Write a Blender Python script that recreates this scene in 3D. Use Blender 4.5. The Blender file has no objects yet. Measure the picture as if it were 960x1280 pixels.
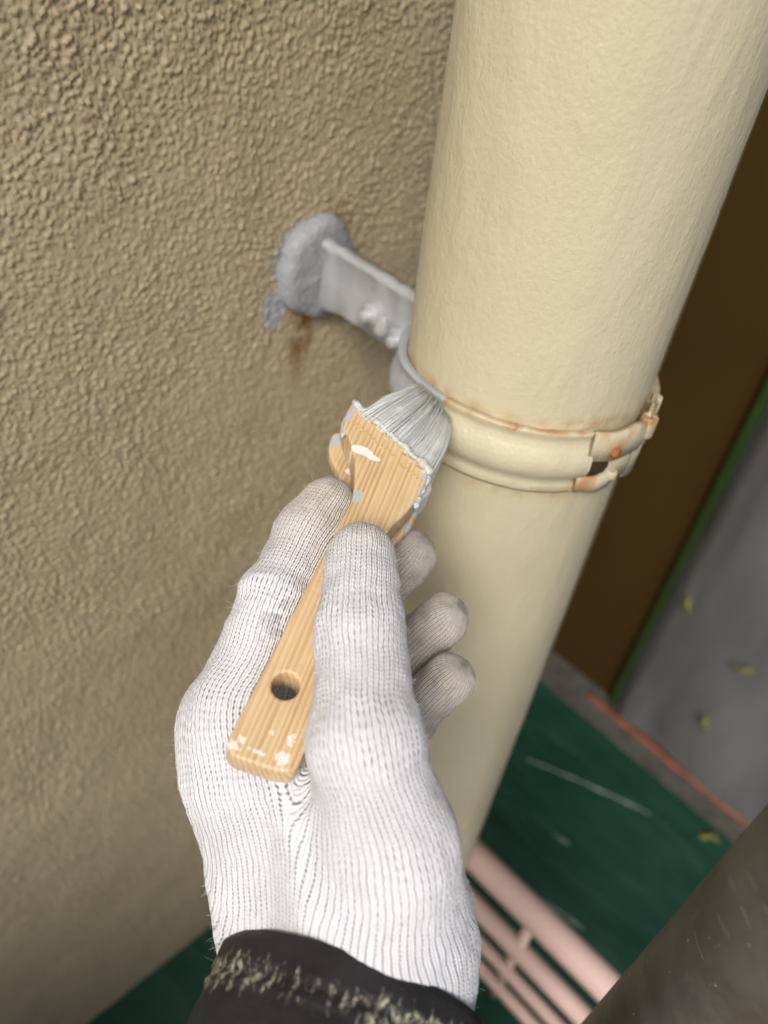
import bpy, bmesh, math, random, time
import numpy as np
from mathutils import Vector, Matrix
T0 = time.time()
random.seed(4); rng = np.random.default_rng(4)
sc = bpy.context.scene
COL = sc.collection

# ------------------------------------------------------------------ camera, sky, sun, exposure
H = 0.86                                   # phone held 0.86 m above the green floor
FPX = 940.0                                # focal length in pixels of the 960 x 1280 photograph
R0 = np.array([0.66894, 0.73574, 0.1058]); R1 = np.array([0.53178, -0.37426, -0.7597])
R2 = np.cross(R0, R1)
R2 /= np.linalg.norm(R2); R1 = np.cross(R2, R0)
CAMP = np.array([0, 0, H])

def P(u, v, d):                            # photograph pixel + depth in metres -> point in the room
    return CAMP + R0 * ((u - 480) / FPX * d) + R1 * ((v - 640) / FPX * d) + R2 * d

def ray(u, v):
    return R0 * ((u - 480) / FPX) + R1 * ((v - 640) / FPX) + R2

def on_plane(u, v, p0, n):
    r = ray(u, v); n = np.asarray(n, float)
    return CAMP + r * (np.dot(np.asarray(p0) - CAMP, n) / np.dot(r, n))

cd = bpy.data.cameras.new('camera'); cam = bpy.data.objects.new('camera', cd); COL.objects.link(cam)
m = Matrix(((R0[0], -R1[0], -R2[0], 0), (R0[1], -R1[1], -R2[1], 0), (R0[2], -R1[2], -R2[2], H), (0, 0, 0, 1)))
cam.matrix_world = m
cd.sensor_fit = 'VERTICAL'; cd.sensor_height = 36; cd.lens = FPX / 1280 * 36
cd.clip_start = 0.01; cd.clip_end = 500
cd.dof.use_dof = True; cd.dof.focus_distance = 0.236; cd.dof.aperture_fstop = 7.0
sc.camera = cam

SUN_DIR = np.array([0.42, -0.64, 0.62]); SUN_DIR /= np.linalg.norm(SUN_DIR)
el = math.asin(SUN_DIR[2]); az = math.atan2(SUN_DIR[0], SUN_DIR[1])
w = bpy.data.worlds.new('World'); sc.world = w; w.use_nodes = True
wn = w.node_tree.nodes; wl = w.node_tree.links
sky = wn.new('ShaderNodeTexSky'); sky.sky_type = 'NISHITA'; sky.sun_disc = False
sky.sun_elevation = el; sky.sun_rotation = az; sky.dust_density = 3.0; sky.air_density = 0.8; sky.ozone_density = 1.0
bg = wn['Background']; bg.inputs['Strength'].default_value = 0.10
wl.new(sky.outputs[0], bg.inputs[0])
sd = bpy.data.lights.new('sun', 'SUN'); sd.energy = 1.5; sd.angle = math.radians(25); sd.color = (1, 0.97, 0.92)
so = bpy.data.objects.new('sun', sd); COL.objects.link(so)
so.rotation_euler = Vector(SUN_DIR).to_track_quat('Z', 'Y').to_euler(); so.location = (1, -2, 4)
sc.view_settings.view_transform = 'Standard'; sc.view_settings.look = 'None'
sc.view_settings.exposure = 0.7; sc.view_settings.gamma = 1
sc.cycles.max_bounces = 6

# ------------------------------------------------------------------ helpers
def tag(o, label, cat, group=None, kind=None):
    o['label'] = label; o['category'] = cat
    if group: o['group'] = group
    if kind: o['kind'] = kind
    return o

def empty(name, loc, label, cat, group=None):
    o = bpy.data.objects.new(name, None); COL.objects.link(o); o.location = loc; o.empty_display_size = .02
    return tag(o, label, cat, group)

def mesh_obj(name, verts, faces, mat=None, parent=None, smooth=True, local=None):
    me = bpy.data.meshes.new(name)
    me.from_pydata([tuple(map(float, v)) for v in verts], [], [tuple(map(int, f)) for f in faces]); me.update()
    if smooth: me.polygons.foreach_set('use_smooth', np.ones(len(me.polygons), bool))
    return link(name, me, mat, parent)

def link(name, me, mat=None, parent=None):
    o = bpy.data.objects.new(name, me); COL.objects.link(o)
    if mat: me.materials.append(mat)
    if parent is not None:
        o.parent = parent
        bpy.context.view_layer.update()
        o.matrix_parent_inverse = parent.matrix_world.inverted()
    return o

def bm_obj(name, bm, mat=None, parent=None, smooth=True):
    me = bpy.data.meshes.new(name)
    bmesh.ops.recalc_face_normals(bm, faces=bm.faces[:])
    bm.to_mesh(me); bm.free()
    if smooth: me.polygons.foreach_set('use_smooth', np.ones(len(me.polygons), bool))
    return link(name, me, mat, parent)

_perm = np.random.default_rng(7).integers(0, 2**31, 4096)
def _h(ix, iy, iz):
    a = (ix * 73856093 ^ iy * 19349663 ^ iz * 83492791) & 4095
    return (_perm[a] & 0xffff) / 65535.0
def vnoise(p):                              # value noise 0..1, p (...,3)
    p = np.asarray(p, float); i = np.floor(p).astype(np.int64); f = p - i; f = f * f * (3 - 2 * f)
    r = 0
    for dx in (0, 1):
        for dy in (0, 1):
            for dz in (0, 1):
                wgt = (f[..., 0] if dx else 1 - f[..., 0]) * (f[..., 1] if dy else 1 - f[..., 1]) * (f[..., 2] if dz else 1 - f[..., 2])
                r = r + wgt * _h(i[..., 0] + dx, i[..., 1] + dy, i[..., 2] + dz)
    return r
def fbm(p, o=3):
    s, a, t = 0, 1.0, 0
    for k in range(o):
        s = s + a * vnoise(np.asarray(p) * (2.03 ** k) + 17.3 * k); t += a; a *= .5
    return s / t
def bumps(p, seed=0):                       # rounded blobs, one per cell (2-D)
    p = np.asarray(p, float); i = np.floor(p).astype(np.int64); best = np.zeros(p.shape[:-1])
    for dx in (-1, 0, 1):
        for dy in (-1, 0, 1):
            cx, cy = i[..., 0] + dx, i[..., 1] + dy
            z = np.full_like(cx, seed)
            jx, jy, rr = _h(cx, cy, z), _h(cx, cy, z + 11), _h(cx, cy, z + 23)
            r = .34 + .38 * rr
            d = np.hypot(p[..., 0] - cx - jx, (p[..., 1] - cy - jy)) / r
            best = np.maximum(best, np.clip(1 - d * d, 0, None) * (.35 + .65 * _h(cx, cy, z + 31)))
    return best

def grid_faces(nu, nv, wrap=False):
    f = []
    for j in range(nv - 1):
        for i in range(nu if wrap else nu - 1):
            a = j * nu + i; b = j * nu + (i + 1) % nu
            f.append((a, b, b + nu, a + nu))
    return f

def tube(path, radii, n=16, caps=True, ref=None, squash=1.0):
    path = [np.asarray(p, float) for p in path]; vs = []; N = len(path)
    prev = np.array(ref if ref is not None else (0.31, .2, .9), float)
    for k in range(N):
        t = path[min(k + 1, N - 1)] - path[max(k - 1, 0)]; t /= np.linalg.norm(t) + 1e-12
        a = prev - t * prev.dot(t); a /= np.linalg.norm(a) + 1e-12; b = np.cross(t, a); prev = a
        for i in range(n):
            q = 2 * math.pi * i / n
            vs.append(path[k] + radii[k] * (a * math.cos(q) + squash * b * math.sin(q)))
    f = grid_faces(n, N, True)
    if caps: f += [tuple(range(n - 1, -1, -1)), tuple((N - 1) * n + i for i in range(n))]
    return vs, f

def join(parts):
    V, F = [], []
    for v, f in parts:
        o = len(V); V += list(v); F += [tuple(i + o for i in q) for q in f]
    return V, F

def box(c, s, ax=None):
    c = np.asarray(c, float); A = np.eye(3) if ax is None else np.asarray(ax, float)
    v = [c + A[0] * s[0] * x + A[1] * s[1] * y + A[2] * s[2] * z for x in (-.5, .5) for y in (-.5, .5) for z in (-.5, .5)]
    return v, [(0, 1, 3, 2), (4, 6, 7, 5), (0, 4, 5, 1), (2, 3, 7, 6), (0, 2, 6, 4), (1, 5, 7, 3)]

class NT:                                   # tiny node helper
    def __init__(s, name, rough=.6, base=(.5, .5, .5), metal=0, spec=.5):
        s.m = bpy.data.materials.new(name); s.m.use_nodes = True; s.t = s.m.node_tree
        s.b = s.t.nodes['Principled BSDF']; s.b.inputs['Roughness'].default_value = rough
        s.b.inputs['Base Color'].default_value = (*base, 1); s.b.inputs['Metallic'].default_value = metal
        s.b.inputs['Specular IOR Level'].default_value = spec
    def n(s, typ, **k):
        x = s.t.nodes.new('ShaderNode' + typ)
        for a, b in k.items(): setattr(x, a, b)
        return x
    def set(s, inp, v):
        if hasattr(v, 'is_output') or isinstance(v, bpy.types.NodeSocket): s.t.links.new(v, inp)
        else: inp.default_value = v
    def math(s, op, a, b=0.0, c=0.0):
        x = s.n('Math', operation=op); s.set(x.inputs[0], a); s.set(x.inputs[1], b); s.set(x.inputs[2], c); return x.outputs[0]
    def coord(s, which='Object', scale=(1, 1, 1), rot=(0, 0, 0), loc=(0, 0, 0)):
        c = s.n('TexCoord'); mp = s.n('Mapping'); s.t.links.new(c.outputs[which], mp.inputs[0])
        mp.inputs['Scale'].default_value = scale; mp.inputs['Rotation'].default_value = rot; mp.inputs['Location'].default_value = loc
        return mp.outputs[0]
    def noise(s, vec, scale, detail=3, rough=.55, dist=0):
        x = s.n('TexNoise'); s.t.links.new(vec, x.inputs['Vector']); x.inputs['Scale'].default_value = scale
        x.inputs['Detail'].default_value = detail; x.inputs['Roughness'].default_value = rough; x.inputs['Distortion'].default_value = dist
        return x.outputs[0]
    def ramp(s, fac, stops):
        x = s.n('ValToRGB'); s.t.links.new(fac, x.inputs[0]); e = x.color_ramp.elements
        while len(e) < len(stops): e.new(.5)
        for k, (p, c) in enumerate(stops):
            e[k].position = p; e[k].color = (*(c if hasattr(c, '__len__') else (c, c, c)), 1)
        return x.outputs[0]
    def sstep(s, v, a, b):
        x = s.n('MapRange', interpolation_type='SMOOTHSTEP'); s.set(x.inputs[0], v)
        x.inputs[1].default_value = a; x.inputs[2].default_value = b; return x.outputs[0]
    def mix(s, fac, a, b):
        x = s.n('Mix', data_type='RGBA'); s.set(x.inputs[0], fac)
        s.set(x.inputs[6], (*a, 1) if isinstance(a, tuple) else a); s.set(x.inputs[7], (*b, 1) if isinstance(b, tuple) else b)
        return x.outputs[2]
    def color(s, c): s.t.links.new(c, s.b.inputs['Base Color'])
    def bump(s, h, strength=.5, dist=.001):
        x = s.n('Bump'); x.inputs['Strength'].default_value = strength; x.inputs['Distance'].default_value = dist
        s.t.links.new(h, x.inputs['Height'])
        if s.b.inputs['Normal'].is_linked: s.t.links.new(s.b.inputs['Normal'].links[0].from_socket, x.inputs['Normal'])
        s.t.links.new(x.outputs[0], s.b.inputs['Normal'])
    def attr(s, name):
        x = s.n('Attribute', attribute_name=name); return x.outputs['Fac']
    def sep(s, vec):
        x = s.n('SeparateXYZ'); s.t.links.new(vec, x.inputs[0]); return x.outputs

def set_attr(me, name, vals):
    a = me.attributes.new(name, 'FLOAT', 'POINT'); a.data.foreach_set('value', np.asarray(vals, np.float32))

# ------------------------------------------------------------------ where things stand
WX = -0.303                                # stucco wall plane (faces +x)
WY = 0.727                                 # return wall plane (faces -y)
AX, AY, RP = -0.1611, 0.2519, 0.052        # drainpipe axis and radius
ZB = H - 0.1645                            # height of the pipe clamp

# ------------------------------------------------------------------ materials
def mat_stucco():
    a = NT('stucco_beige_paint', .62, spec=.35); co = a.coord()
    big = a.noise(co, 5, 4); fine = a.noise(co, 160, 3)
    c = a.ramp(big, [(.3, (.330, .272, .170)), (.7, (.388, .325, .212))])
    c = a.mix(a.math('MULTIPLY', a.sstep(fine, .45, .75), .22), c, (.46, .385, .265))
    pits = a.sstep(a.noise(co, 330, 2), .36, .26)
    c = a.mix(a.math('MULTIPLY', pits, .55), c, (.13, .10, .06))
    p = a.attr('primer'); r = a.attr('rust')
    c = a.mix(a.math('MULTIPLY', r, a.sstep(a.noise(co, 120, 3), .22, .55)), c, (.15, .068, .010))
    c = a.mix(a.sstep(a.math('ADD', p, a.math('MULTIPLY', a.noise(co, 260, 3), .6)), .70, .90), c, (.30, .315, .33))
    a.color(c); a.bump(a.noise(co, 700, 3), .30, .0006); return a.m

def mat_cream(name='cream_paint', dirt=False):
    a = NT(name, .42, spec=.45); co = a.coord()
    big = a.noise(co, 9, 4)
    c = a.ramp(big, [(.3, (.49, .440, .302)), (.72, (.545, .495, .350))])
    st = a.coord(scale=(1, 1, .24), rot=(.25, .2, 0))
    strokes = a.noise(st, 420, 3, .6, .8)
    grime = a.noise(a.coord(scale=(1, 1, .12)), 40, 3)
    c = a.mix(a.math('MULTIPLY', a.sstep(grime, .52, .8), .28), c, (.45, .41, .29))
    if dirt:
        r = a.attr('rust'); g = a.attr('primer')
        rn = a.noise(co, 170, 4)
        c = a.mix(a.math('MULTIPLY', r, a.sstep(rn, .24, .50)), c, (.36, .155, .035))
        c = a.mix(a.sstep(a.math('ADD', g, a.math('MULTIPLY', a.noise(co, 150, 2), .5)), .7, .78), c, (.36, .385, .40))
    else:
        r = a.attr('rust')
        c = a.mix(a.math('MULTIPLY', r, a.sstep(a.noise(co, 130, 4), .3, .7)), c, (.36, .20, .06))
    a.color(c)
    a.bump(strokes, .30, .0009); a.bump(a.noise(co, 520, 3), .36, .0008); a.bump(a.sstep(a.noise(co, 300, 2), .64, .76), .14, .0004); return a.m

def mat_primer(name, col, rough, bs=120):
    a = NT(name, rough, spec=.5); co = a.coord()
    c = a.ramp(a.noise(co, 70, 3), [(.3, tuple(x * .88 for x in col)), (.7, col)])
    a.color(c); a.bump(a.noise(co, bs, 3), .9 if bs > 400 else .35, .0016); a.b.inputs['Coat Weight'].default_value = .15; return a.m

def mat_plain(name, col, rough=.6, var=.15, scale=30, bump=.2, metal=0, spec=.5):
    a = NT(name, rough, metal=metal, spec=spec); co = a.coord()
    a.color(a.ramp(a.noise(co, scale, 4), [(.3, tuple(x * (1 - var) for x in col)), (.7, tuple(x * (1 + var) for x in col))]))
    a.bump(a.noise(co, scale * 6, 3), bump, .001); return a.m

M_STUCCO = mat_stucco(); M_PIPE = mat_cream(); M_BAND = mat_cream('cream_paint_rusting', True)
M_PRIMER = mat_primer('grey_rust_primer', (.36, .375, .38), .38)
M_PRIMER_RUFF = mat_primer('grey_primer_on_mortar', (.30, .315, .33), .5, 420)
M_WET = mat_primer('wet_grey_primer', (.57, .60, .59), .3, 300)
M_BROWN = mat_plain('brown_wall_in_shade', (.045, .025, .004), .85, .12, 6, spec=.15)  # dark base colour stands in for the deep shade on the return wall
M_RUST = mat_plain('rust', (.30, .12, .02), .8, .4, 300)
M_DARK = mat_plain('dark_hollow', (.012, .009, .007), .9)

# ------------------------------------------------------------------ setting: ground, floor
def sheet(name, x0, x1, y0, y1, z, mat, kind='structure'):
    o = mesh_obj(name, [(x0, y0, z), (x1, y0, z), (x1, y1, z), (x0, y1, z)], [(0, 1, 2, 3)], mat, smooth=False)
    o['kind'] = kind; return o
sheet('ground', -60, 60, -60, 60, -0.12, mat_plain('grey_gravel', (.13, .125, .115), .9, .3, 8))

def mat_floor():
    a = NT('green_floor_coating', .28, spec=.5); co = a.coord()
    c = a.ramp(a.noise(co, 3.5, 4), [(.3, (.006, .036, .020)), (.7, (.011, .062, .037))])
    c = a.mix(a.math('MULTIPLY', a.sstep(a.noise(a.coord(rot=(0, 0, .5), scale=(1, 3, 1)), 7, 5, .65, 1.2), .50, .75), .6), c, (.030, .085, .060))  # lighter patches painted as soft reflections on the glossy floor
    sp = a.sstep(a.noise(co, 220, 2), .70, .76)
    c = a.mix(a.math('MULTIPLY', sp, .4), c, (.12, .19, .16))
    a.color(c); a.bump(a.noise(a.coord(rot=(0, 0, .4), scale=(1, 3.5, 1)), 11, 3), .5, .012); return a.m
fl = mesh_obj('floor', *box((.85, -.3, -.06), (2.5, 2.3, .12)), mat_floor(), smooth=False); fl['kind'] = 'structure'

# ------------------------------------------------------------------ stucco wall with real relief
def build_stucco():
    ys = np.concatenate([np.linspace(-1.6, -.12, 30)[:-1], np.arange(-.12, .035, .0018), np.arange(.035, .345, .00076), np.arange(.345, .40, .0018), np.linspace(.40, WY, 14)])
    zs = np.concatenate([np.linspace(0, .04, 4)[:-1], np.arange(.04, .50, .0018), np.arange(.50, .88, .00078), np.linspace(.90, 2.4, 40)])
    Yg, Zg = np.meshgrid(ys, zs)
    p2 = np.stack([Yg, Zg], -1); p3 = np.stack([Yg, Zg, np.zeros_like(Yg)], -1)
    warp = (fbm(p3 * 90, 2)[..., None] - .5) * np.array([.0018, .0018])
    pw = p2 + warp
    h = sum(np.maximum(0, bumps(pw / c_ + o_, k_) - .30) * a_ for c_, k_, a_, o_ in ((.0029, 1, .00140, 0), (.0023, 5, .00110, .37), (.0018, 9, .00085, .71)))
    h += (fbm(p3 * 420, 3) - .5) * .0007 + (fbm(p3 * 45, 2) - .5) * .0012 + (fbm(p3 * 12, 2) - .5) * .003
    h *= .55 + .95 * fbm(p3 * 22 + 5, 2)
    fade = np.clip((Yg + .14) / .02, 0, 1) * np.clip((.41 - Yg) / .02, 0, 1) * np.clip((.92 - Zg) / .03, 0, 1)
    X = WX + h * (.25 + .75 * fade)
    verts = np.stack([X, Yg, Zg], -1).reshape(-1, 3)
    nu, nv = len(ys), len(zs)
    idx = np.arange(nu * nv).reshape(nv, nu)
    q = np.stack([idx[:-1, :-1], idx[:-1, 1:], idx[1:, 1:], idx[1:, :-1]], -1).reshape(-1, 4)
    me = bpy.data.meshes.new('relief'); me.vertices.add(len(verts)); me.vertices.foreach_set('co', verts.ravel())
    me.loops.add(len(q) * 4); me.loops.foreach_set('vertex_index', q.ravel().astype(np.int32))
    me.polygons.add(len(q)); me.polygons.foreach_set('loop_start', np.arange(0, len(q) * 4, 4, dtype=np.int32))
    me.update(calc_edges=True); me.polygons.foreach_set('use_smooth', np.ones(len(q), bool))
    # stains with a shape of their own: primer smeared beyond the plate, rust run below it
    py, pz = .245, H - .157
    d1 = np.hypot((Yg - .2225) / .011, (Zg - (H - .181)) / .015); prim = np.clip(1.25 - d1, 0, 1)
    d2 = np.hypot((Yg - .243) / .030, (Zg - (H - .157)) / .030); prim = np.maximum(prim, np.clip(1.25 - d2, 0, 1) * .9)
    d3 = np.hypot((Yg - .243 + .10 * (H - .185 - Zg)) / (.010), (Zg - (H - .197)) / .034); ru = np.clip(1.15 - d3, 0, 1)
    d4 = np.hypot((Yg - .262) / .011, (Zg - (H - .143)) / .016); ru = np.maximum(ru, np.clip(1.1 - d4, 0, 1) * .8)
    set_attr(me, 'primer', prim.ravel()); set_attr(me, 'rust', ru.ravel())
    return me
root = empty('stucco_wall', (WX, 0, 0), 'beige rough stucco house wall on the left behind the gloved hand', 'wall')
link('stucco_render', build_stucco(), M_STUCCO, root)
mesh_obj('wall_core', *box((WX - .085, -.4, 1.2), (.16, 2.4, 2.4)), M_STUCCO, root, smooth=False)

# ------------------------------------------------------------------ return wall, masking film, kerb, tapes
XE = on_plane(770, 877, (0, WY, 0), (0, 1, 0))[0]         # film edge
rw = empty('return_wall', (0, WY, 0), 'corner wall behind the drainpipe, its shade put into a dark brown colour', 'wall')
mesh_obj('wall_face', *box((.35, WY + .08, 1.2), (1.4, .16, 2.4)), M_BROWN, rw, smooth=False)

kb = mesh_obj('kerb', *box((.35, WY - .020, .014), (1.30, .036, .028)), mat_plain('grey_mortar', (.075, .070, .060), .85, .35, 60, .6), smooth=False)
tag(kb, 'low grey mortar kerb running along the foot of the brown wall', 'kerb')

def mat_film():
    a = NT('masking_film', .34, spec=.6); co = a.coord()
    st = a.coord(rot=(0, math.radians(28), 0), scale=(1, 1, .22))
    a.color(a.ramp(a.noise(st, 14, 4), [(.3, (.075, .076, .076)), (.7, (.17, .175, .172))]))
    a.b.inputs['Alpha'].default_value = .80; a.bump(a.noise(st, 60, 3), .35, .003); return a.m
def build_film():
    xs = np.linspace(XE, 1.0, 150); zs = np.linspace(.032, 2.2, 220)
    Xg, Zg = np.meshgrid(xs, zs)
    s = (Xg * .8 + Zg * .45)
    q = np.stack([s * 9, (Zg - Xg) * 1.6, np.zeros_like(s)], -1)
    Yg = WY - .010 - .020 * fbm(q, 3) - .006 * np.abs(np.sin(q[..., 0] * 2.1 + 3 * fbm(q * .6, 2)))
    Yg = np.where(Xg < XE + .012, WY - .006, Yg)
    return np.stack([Xg, Yg, Zg], -1).reshape(-1, 3), grid_faces(len(xs), len(zs))
film = mesh_obj('masking_film', *build_film(), mat_film())
tag(film, 'creased translucent grey plastic masking film hung over the opening on the right', 'plastic sheet')
tp = mesh_obj('masking_tape', *box((XE - .001, WY - .012, 1.13), (.010, .004, 2.2)), mat_plain('green_tape', (.014, .036, .004), .6, .2, 40), smooth=False)
tag(tp, 'green masking tape strip down the upright edge of the plastic film', 'masking tape')
v, f = [], []
for k in range(60):
    x = -.215 + k * .02; j = .0012 * math.sin(k * 1.7) + .0008 * math.sin(k * .6)
    v += [(x, WY - .0085 + j, .0285), (x, WY - .0315 + j, .0285), (x, WY - .0315 + j, .0300), (x, WY - .0085 + j, .0300)]
    v[-4:] = [(x, WY - .021 + j, .0285), (x, WY - .030 + j, .0285), (x, WY - .030 + j, .0312), (x, WY - .021 + j, .0312)]
for k in range(59):
    a0, b0 = 4 * k, 4 * k + 4
    f += [(a0, b0, b0 + 1, a0 + 1), (a0 + 1, b0 + 1, b0 + 2, a0 + 2), (a0 + 2, b0 + 2, b0 + 3, a0 + 3), (a0 + 3, b0 + 3, b0, a0)]
ot = mesh_obj('sealing_strip', v, f, mat_plain('orange_strip', (.21, .060, .022), .6, .3, 50))
tag(ot, 'thin orange strip along the top of the grey kerb', 'strip')

# scraps of yellow tape on the film and on the floor
M_YEL = mat_plain('yellow_tape', (.15, .155, .022), .6, .25, 80)
def scrap(c, a1, a2, n, l, wd, label):
    V = []; F = []
    nu = 7
    for s_ in (0, 1):
        for i in range(nu):
            t = i / (nu - 1) - .5
            for e in (-.5, .5):
                p = np.asarray(c) + np.asarray(a1) * l * t + np.asarray(a2) * wd * (e + .35 * math.sin(t * 5)) + np.asarray(n) * (.0025 * math.cos(t * 7) + .003 + .0009 * s_)
                V.append(p)
    for i in range(nu - 1):
        a0 = 2 * i; F.append((a0, a0 + 2, a0 + 3, a0 + 1)); b0 = a0 + 2 * nu; F.append((b0 + 1, b0 + 3, b0 + 2, b0))
        F += [(a0, b0, b0 + 2, a0 + 2), (a0 + 1, a0 + 3, b0 + 3, b0 + 1)]
    o = mesh_obj('tape_scrap', V, F, M_YEL); tag(o, label, 'tape scrap', 'scraps of yellow tape')
c_, s_ = math.cos, math.sin
for (u, vv, ang, l, lab) in ((862, 757, 1.9, .022, 'yellow tape scrap stuck on the film, nearest the green tape'),
                             (930, 836, .25, .020, 'yellow tape scrap stuck on the film at the right edge of the photo'),
                             (883, 905, 1.75, .022, 'yellow tape scrap on the film just above the orange strip')):
    p = on_plane(u, vv, (0, WY - .036, 0), (0, 1, 0))
    scrap(p, (c_(ang), 0, s_(ang)), (-s_(ang), 0, c_(ang)), (0, -1, 0), l, .006, lab)
for (u, vv, ang, l, lab) in ((886, 1047, .4, .022, 'yellow tape scrap on the floor beside the dark scaffold pole'),
                             (735, 891, .1, .018, 'yellow tape scrap on the floor close to the drainpipe and brown wall')):
    p = on_plane(u, vv, (0, 0, .001), (0, 0, 1))
    scrap(p, (c_(ang), s_(ang), 0), (-s_(ang), c_(ang), 0), (0, 0, 1), l, .009, lab)

# glints on the floor painted as pale streaks: thin ridges lying on it
M_STREAK = mat_plain('pale_streak', (.13, .18, .155), .5, .3, 60)
for (u0, v0, u1, v1, wd, lab) in ((655, 948, 812, 1018, .0065, 'long painted glint across the green floor'),
                                  (692, 1042, 712, 1056, .007, 'short painted glint in the middle of the green floor'),
                                  (676, 1125, 730, 1162, .0065, 'painted glint on the green floor next to the pink rack')):
    a = on_plane(u0, v0, (0, 0, .0), (0, 0, 1)); b = on_plane(u1, v1, (0, 0, .0), (0, 0, 1)); dd = (b - a); L = np.linalg.norm(dd); dd /= L
    sd_ = np.array([-dd[1], dd[0], 0]); V = []; N = 24
    for i in range(N):
        t = i / (N - 1); ww = wd * .5 * math.sin(math.pi * min(1, .06 + t)) ** .5 * (.35 + .65 * t) * (.25 + 1.5 * vnoise(np.array([t * 13, u0, .3])) ** 1.5) + .0004
        c0 = a + dd * L * t + sd_ * .02 * L * math.sin(t * 3)
        V += [c0 - sd_ * ww, c0 + np.array([0, 0, .0022]), c0 + sd_ * ww, c0 + np.array([0, 0, -.001])]
    F = []
    for i in range(N - 1):
        for j in range(4): F.append((4 * i + j, 4 * i + (j + 1) % 4, 4 * i + 4 + (j + 1) % 4, 4 * i + 4 + j))
    F += [(3, 2, 1, 0), (4 * N - 4, 4 * N - 3, 4 * N - 2, 4 * N - 1)]
    tag(mesh_obj('glint_streak', V, F, M_STREAK), lab, 'glint streak', 'pale streaks on the green floor')

# ------------------------------------------------------------------ low wall added unseen behind the phone to shade floor and lower pipe
pw_ = mesh_obj('shade_wall', *box((.62, -.46, .31), (1.84, .14, .62)), M_STUCCO, smooth=False)
tag(pw_, 'low beige wall added unseen behind the camera to shade the floor', 'wall')

# ------------------------------------------------------------------ drainpipe
def build_pipe():
    nu, zs = 224, np.concatenate([np.linspace(0, .35, 30)[:-1], np.linspace(.35, .93, 400), np.linspace(.93, 2.4, 30)[1:]])
    A, Zg = np.meshgrid(np.linspace(0, 2 * math.pi, nu, endpoint=False), zs)
    d3 = np.stack([np.cos(A) * RP, np.sin(A) * RP, Zg], -1)
    r = RP + (fbm(d3 * np.array([60, 60, 16]), 3) - .5) * .0011 + (fbm(d3 * np.array([380, 380, 90]) + 4 * fbm(d3 * 40, 2)[..., None], 2) - .5) * .00045
    lump = fbm(d3 * 420 + 9, 2); r += np.clip(lump - .80, 0, 1) * .002
    V = np.stack([AX + r * np.cos(A), AY + r * np.sin(A), Zg], -1).reshape(-1, 3)
    rust = np.exp(-((Zg - ZB - .0150) / .0026) ** 2) * (.30 + .6 * vnoise(d3 * 45)) + np.exp(-((Zg - ZB + .019) / .003) ** 2) * .4
    F = grid_faces(nu, len(zs), True)
    return V, F, rust
V, F, rust = build_pipe()
pipe = mesh_obj('drainpipe', V, F, M_PIPE); set_attr(pipe.data, 'rust', rust.ravel())
tag(pipe, 'thick cream painted drainpipe standing in the corner', 'drainpipe')

# ------------------------------------------------------------------ pipe clamp with its arm and wall plate
def lump(c, s, seed, n=20):
    V = []; F = []
    for j in range(n // 2 + 1):
        th = math.pi * j / (n // 2)
        for i in range(n):
            ph = 2 * math.pi * i / n; d = np.array([math.sin(th) * math.cos(ph), math.sin(th) * math.sin(ph), math.cos(th)])
            V.append(np.asarray(c) + d * np.asarray(s) * (.80 + .45 * vnoise(d * 2.2 + seed)))
    return V, grid_faces(n, n // 2 + 1, True)
cl = empty('pipe_bracket', (WX, AY, ZB), 'steel pipe clamp round the drainpipe with grey primed arm fixed to wall', 'pipe bracket')
PROF = [(-.0148, .0003), (-.0152, .0022), (-.0138, .0030), (-.0112, .0026), (-.0088, .0024), (-.0062, .0048), (-.0020, .0062), (.0025, .0060),
        (.0062, .0042), (.0090, .0029), (.0112, .0030), (.0132, .0042), (.0143, .0038), (.0141, .0020), (.0136, .0004)]
def band(a0, a1, n, flat0=None, cut=None):
    V = []; m = len(PROF)
    for i in range(n):
        a = math.radians(a0 + (a1 - a0) * i / (n - 1))
        for (z, r) in PROF:
            j = (vnoise(np.array([a * 9, z * 300, 1.])) - .5) * .0007
            rr = RP + r + j; V.append((AX + rr * math.cos(a), AY + rr * math.sin(a), ZB + z + j * .8 + .0006 * math.sin(a * 3)))
    F = grid_faces(m, n) + [tuple(range(m)), tuple((n - 1) * m + k for k in range(m - 1, -1, -1))]
    return V, F
def paint_masks(o, rusts, primer_az=-86):
    co = np.array([v.co[:] for v in o.data.vertices]); az = np.degrees(np.arctan2(co[:, 1] - AY, co[:, 0] - AX))
    az = np.where(az > 100, az - 360, az)
    pr = np.clip((primer_az - az) / 8 + .5, 0, 1); ru = np.zeros(len(co))
    for (c, rad) in rusts: ru = np.maximum(ru, np.clip(1.2 - np.linalg.norm(co - np.asarray(c), axis=1) / rad, 0, 1))
    zz = co[:, 2] - ZB
    ru = np.maximum(ru, (np.abs(zz - .0141) < .0010) * (.10 + .85 * vnoise(np.stack([az * .35, az * 0, az * 0], 1))) * (az > -88)); ru = np.maximum(ru, (zz < -.0142) * .35 * (az > -88))
    set_attr(o.data, 'primer', pr); set_attr(o.data, 'rust', ru)
def cyl(a, r=0.0, z=0.0): a = math.radians(a); return np.array([AX + (RP + r) * math.cos(a), AY + (RP + r) * math.sin(a), ZB + z])
RUSTS = [(cyl(-12, .007, .0045), .0062), (cyl(-21, .004, -.009), .006), (cyl(11, .008, .012), .004), (cyl(-4, .006, -.012), .005)]
fb = mesh_obj('front_band', *band(-182, -22, 130), M_BAND, cl); paint_masks(fb, RUSTS)
rb = mesh_obj('rear_band', *band(16, 177, 100), M_BAND, cl); paint_masks(rb, [])
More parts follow.
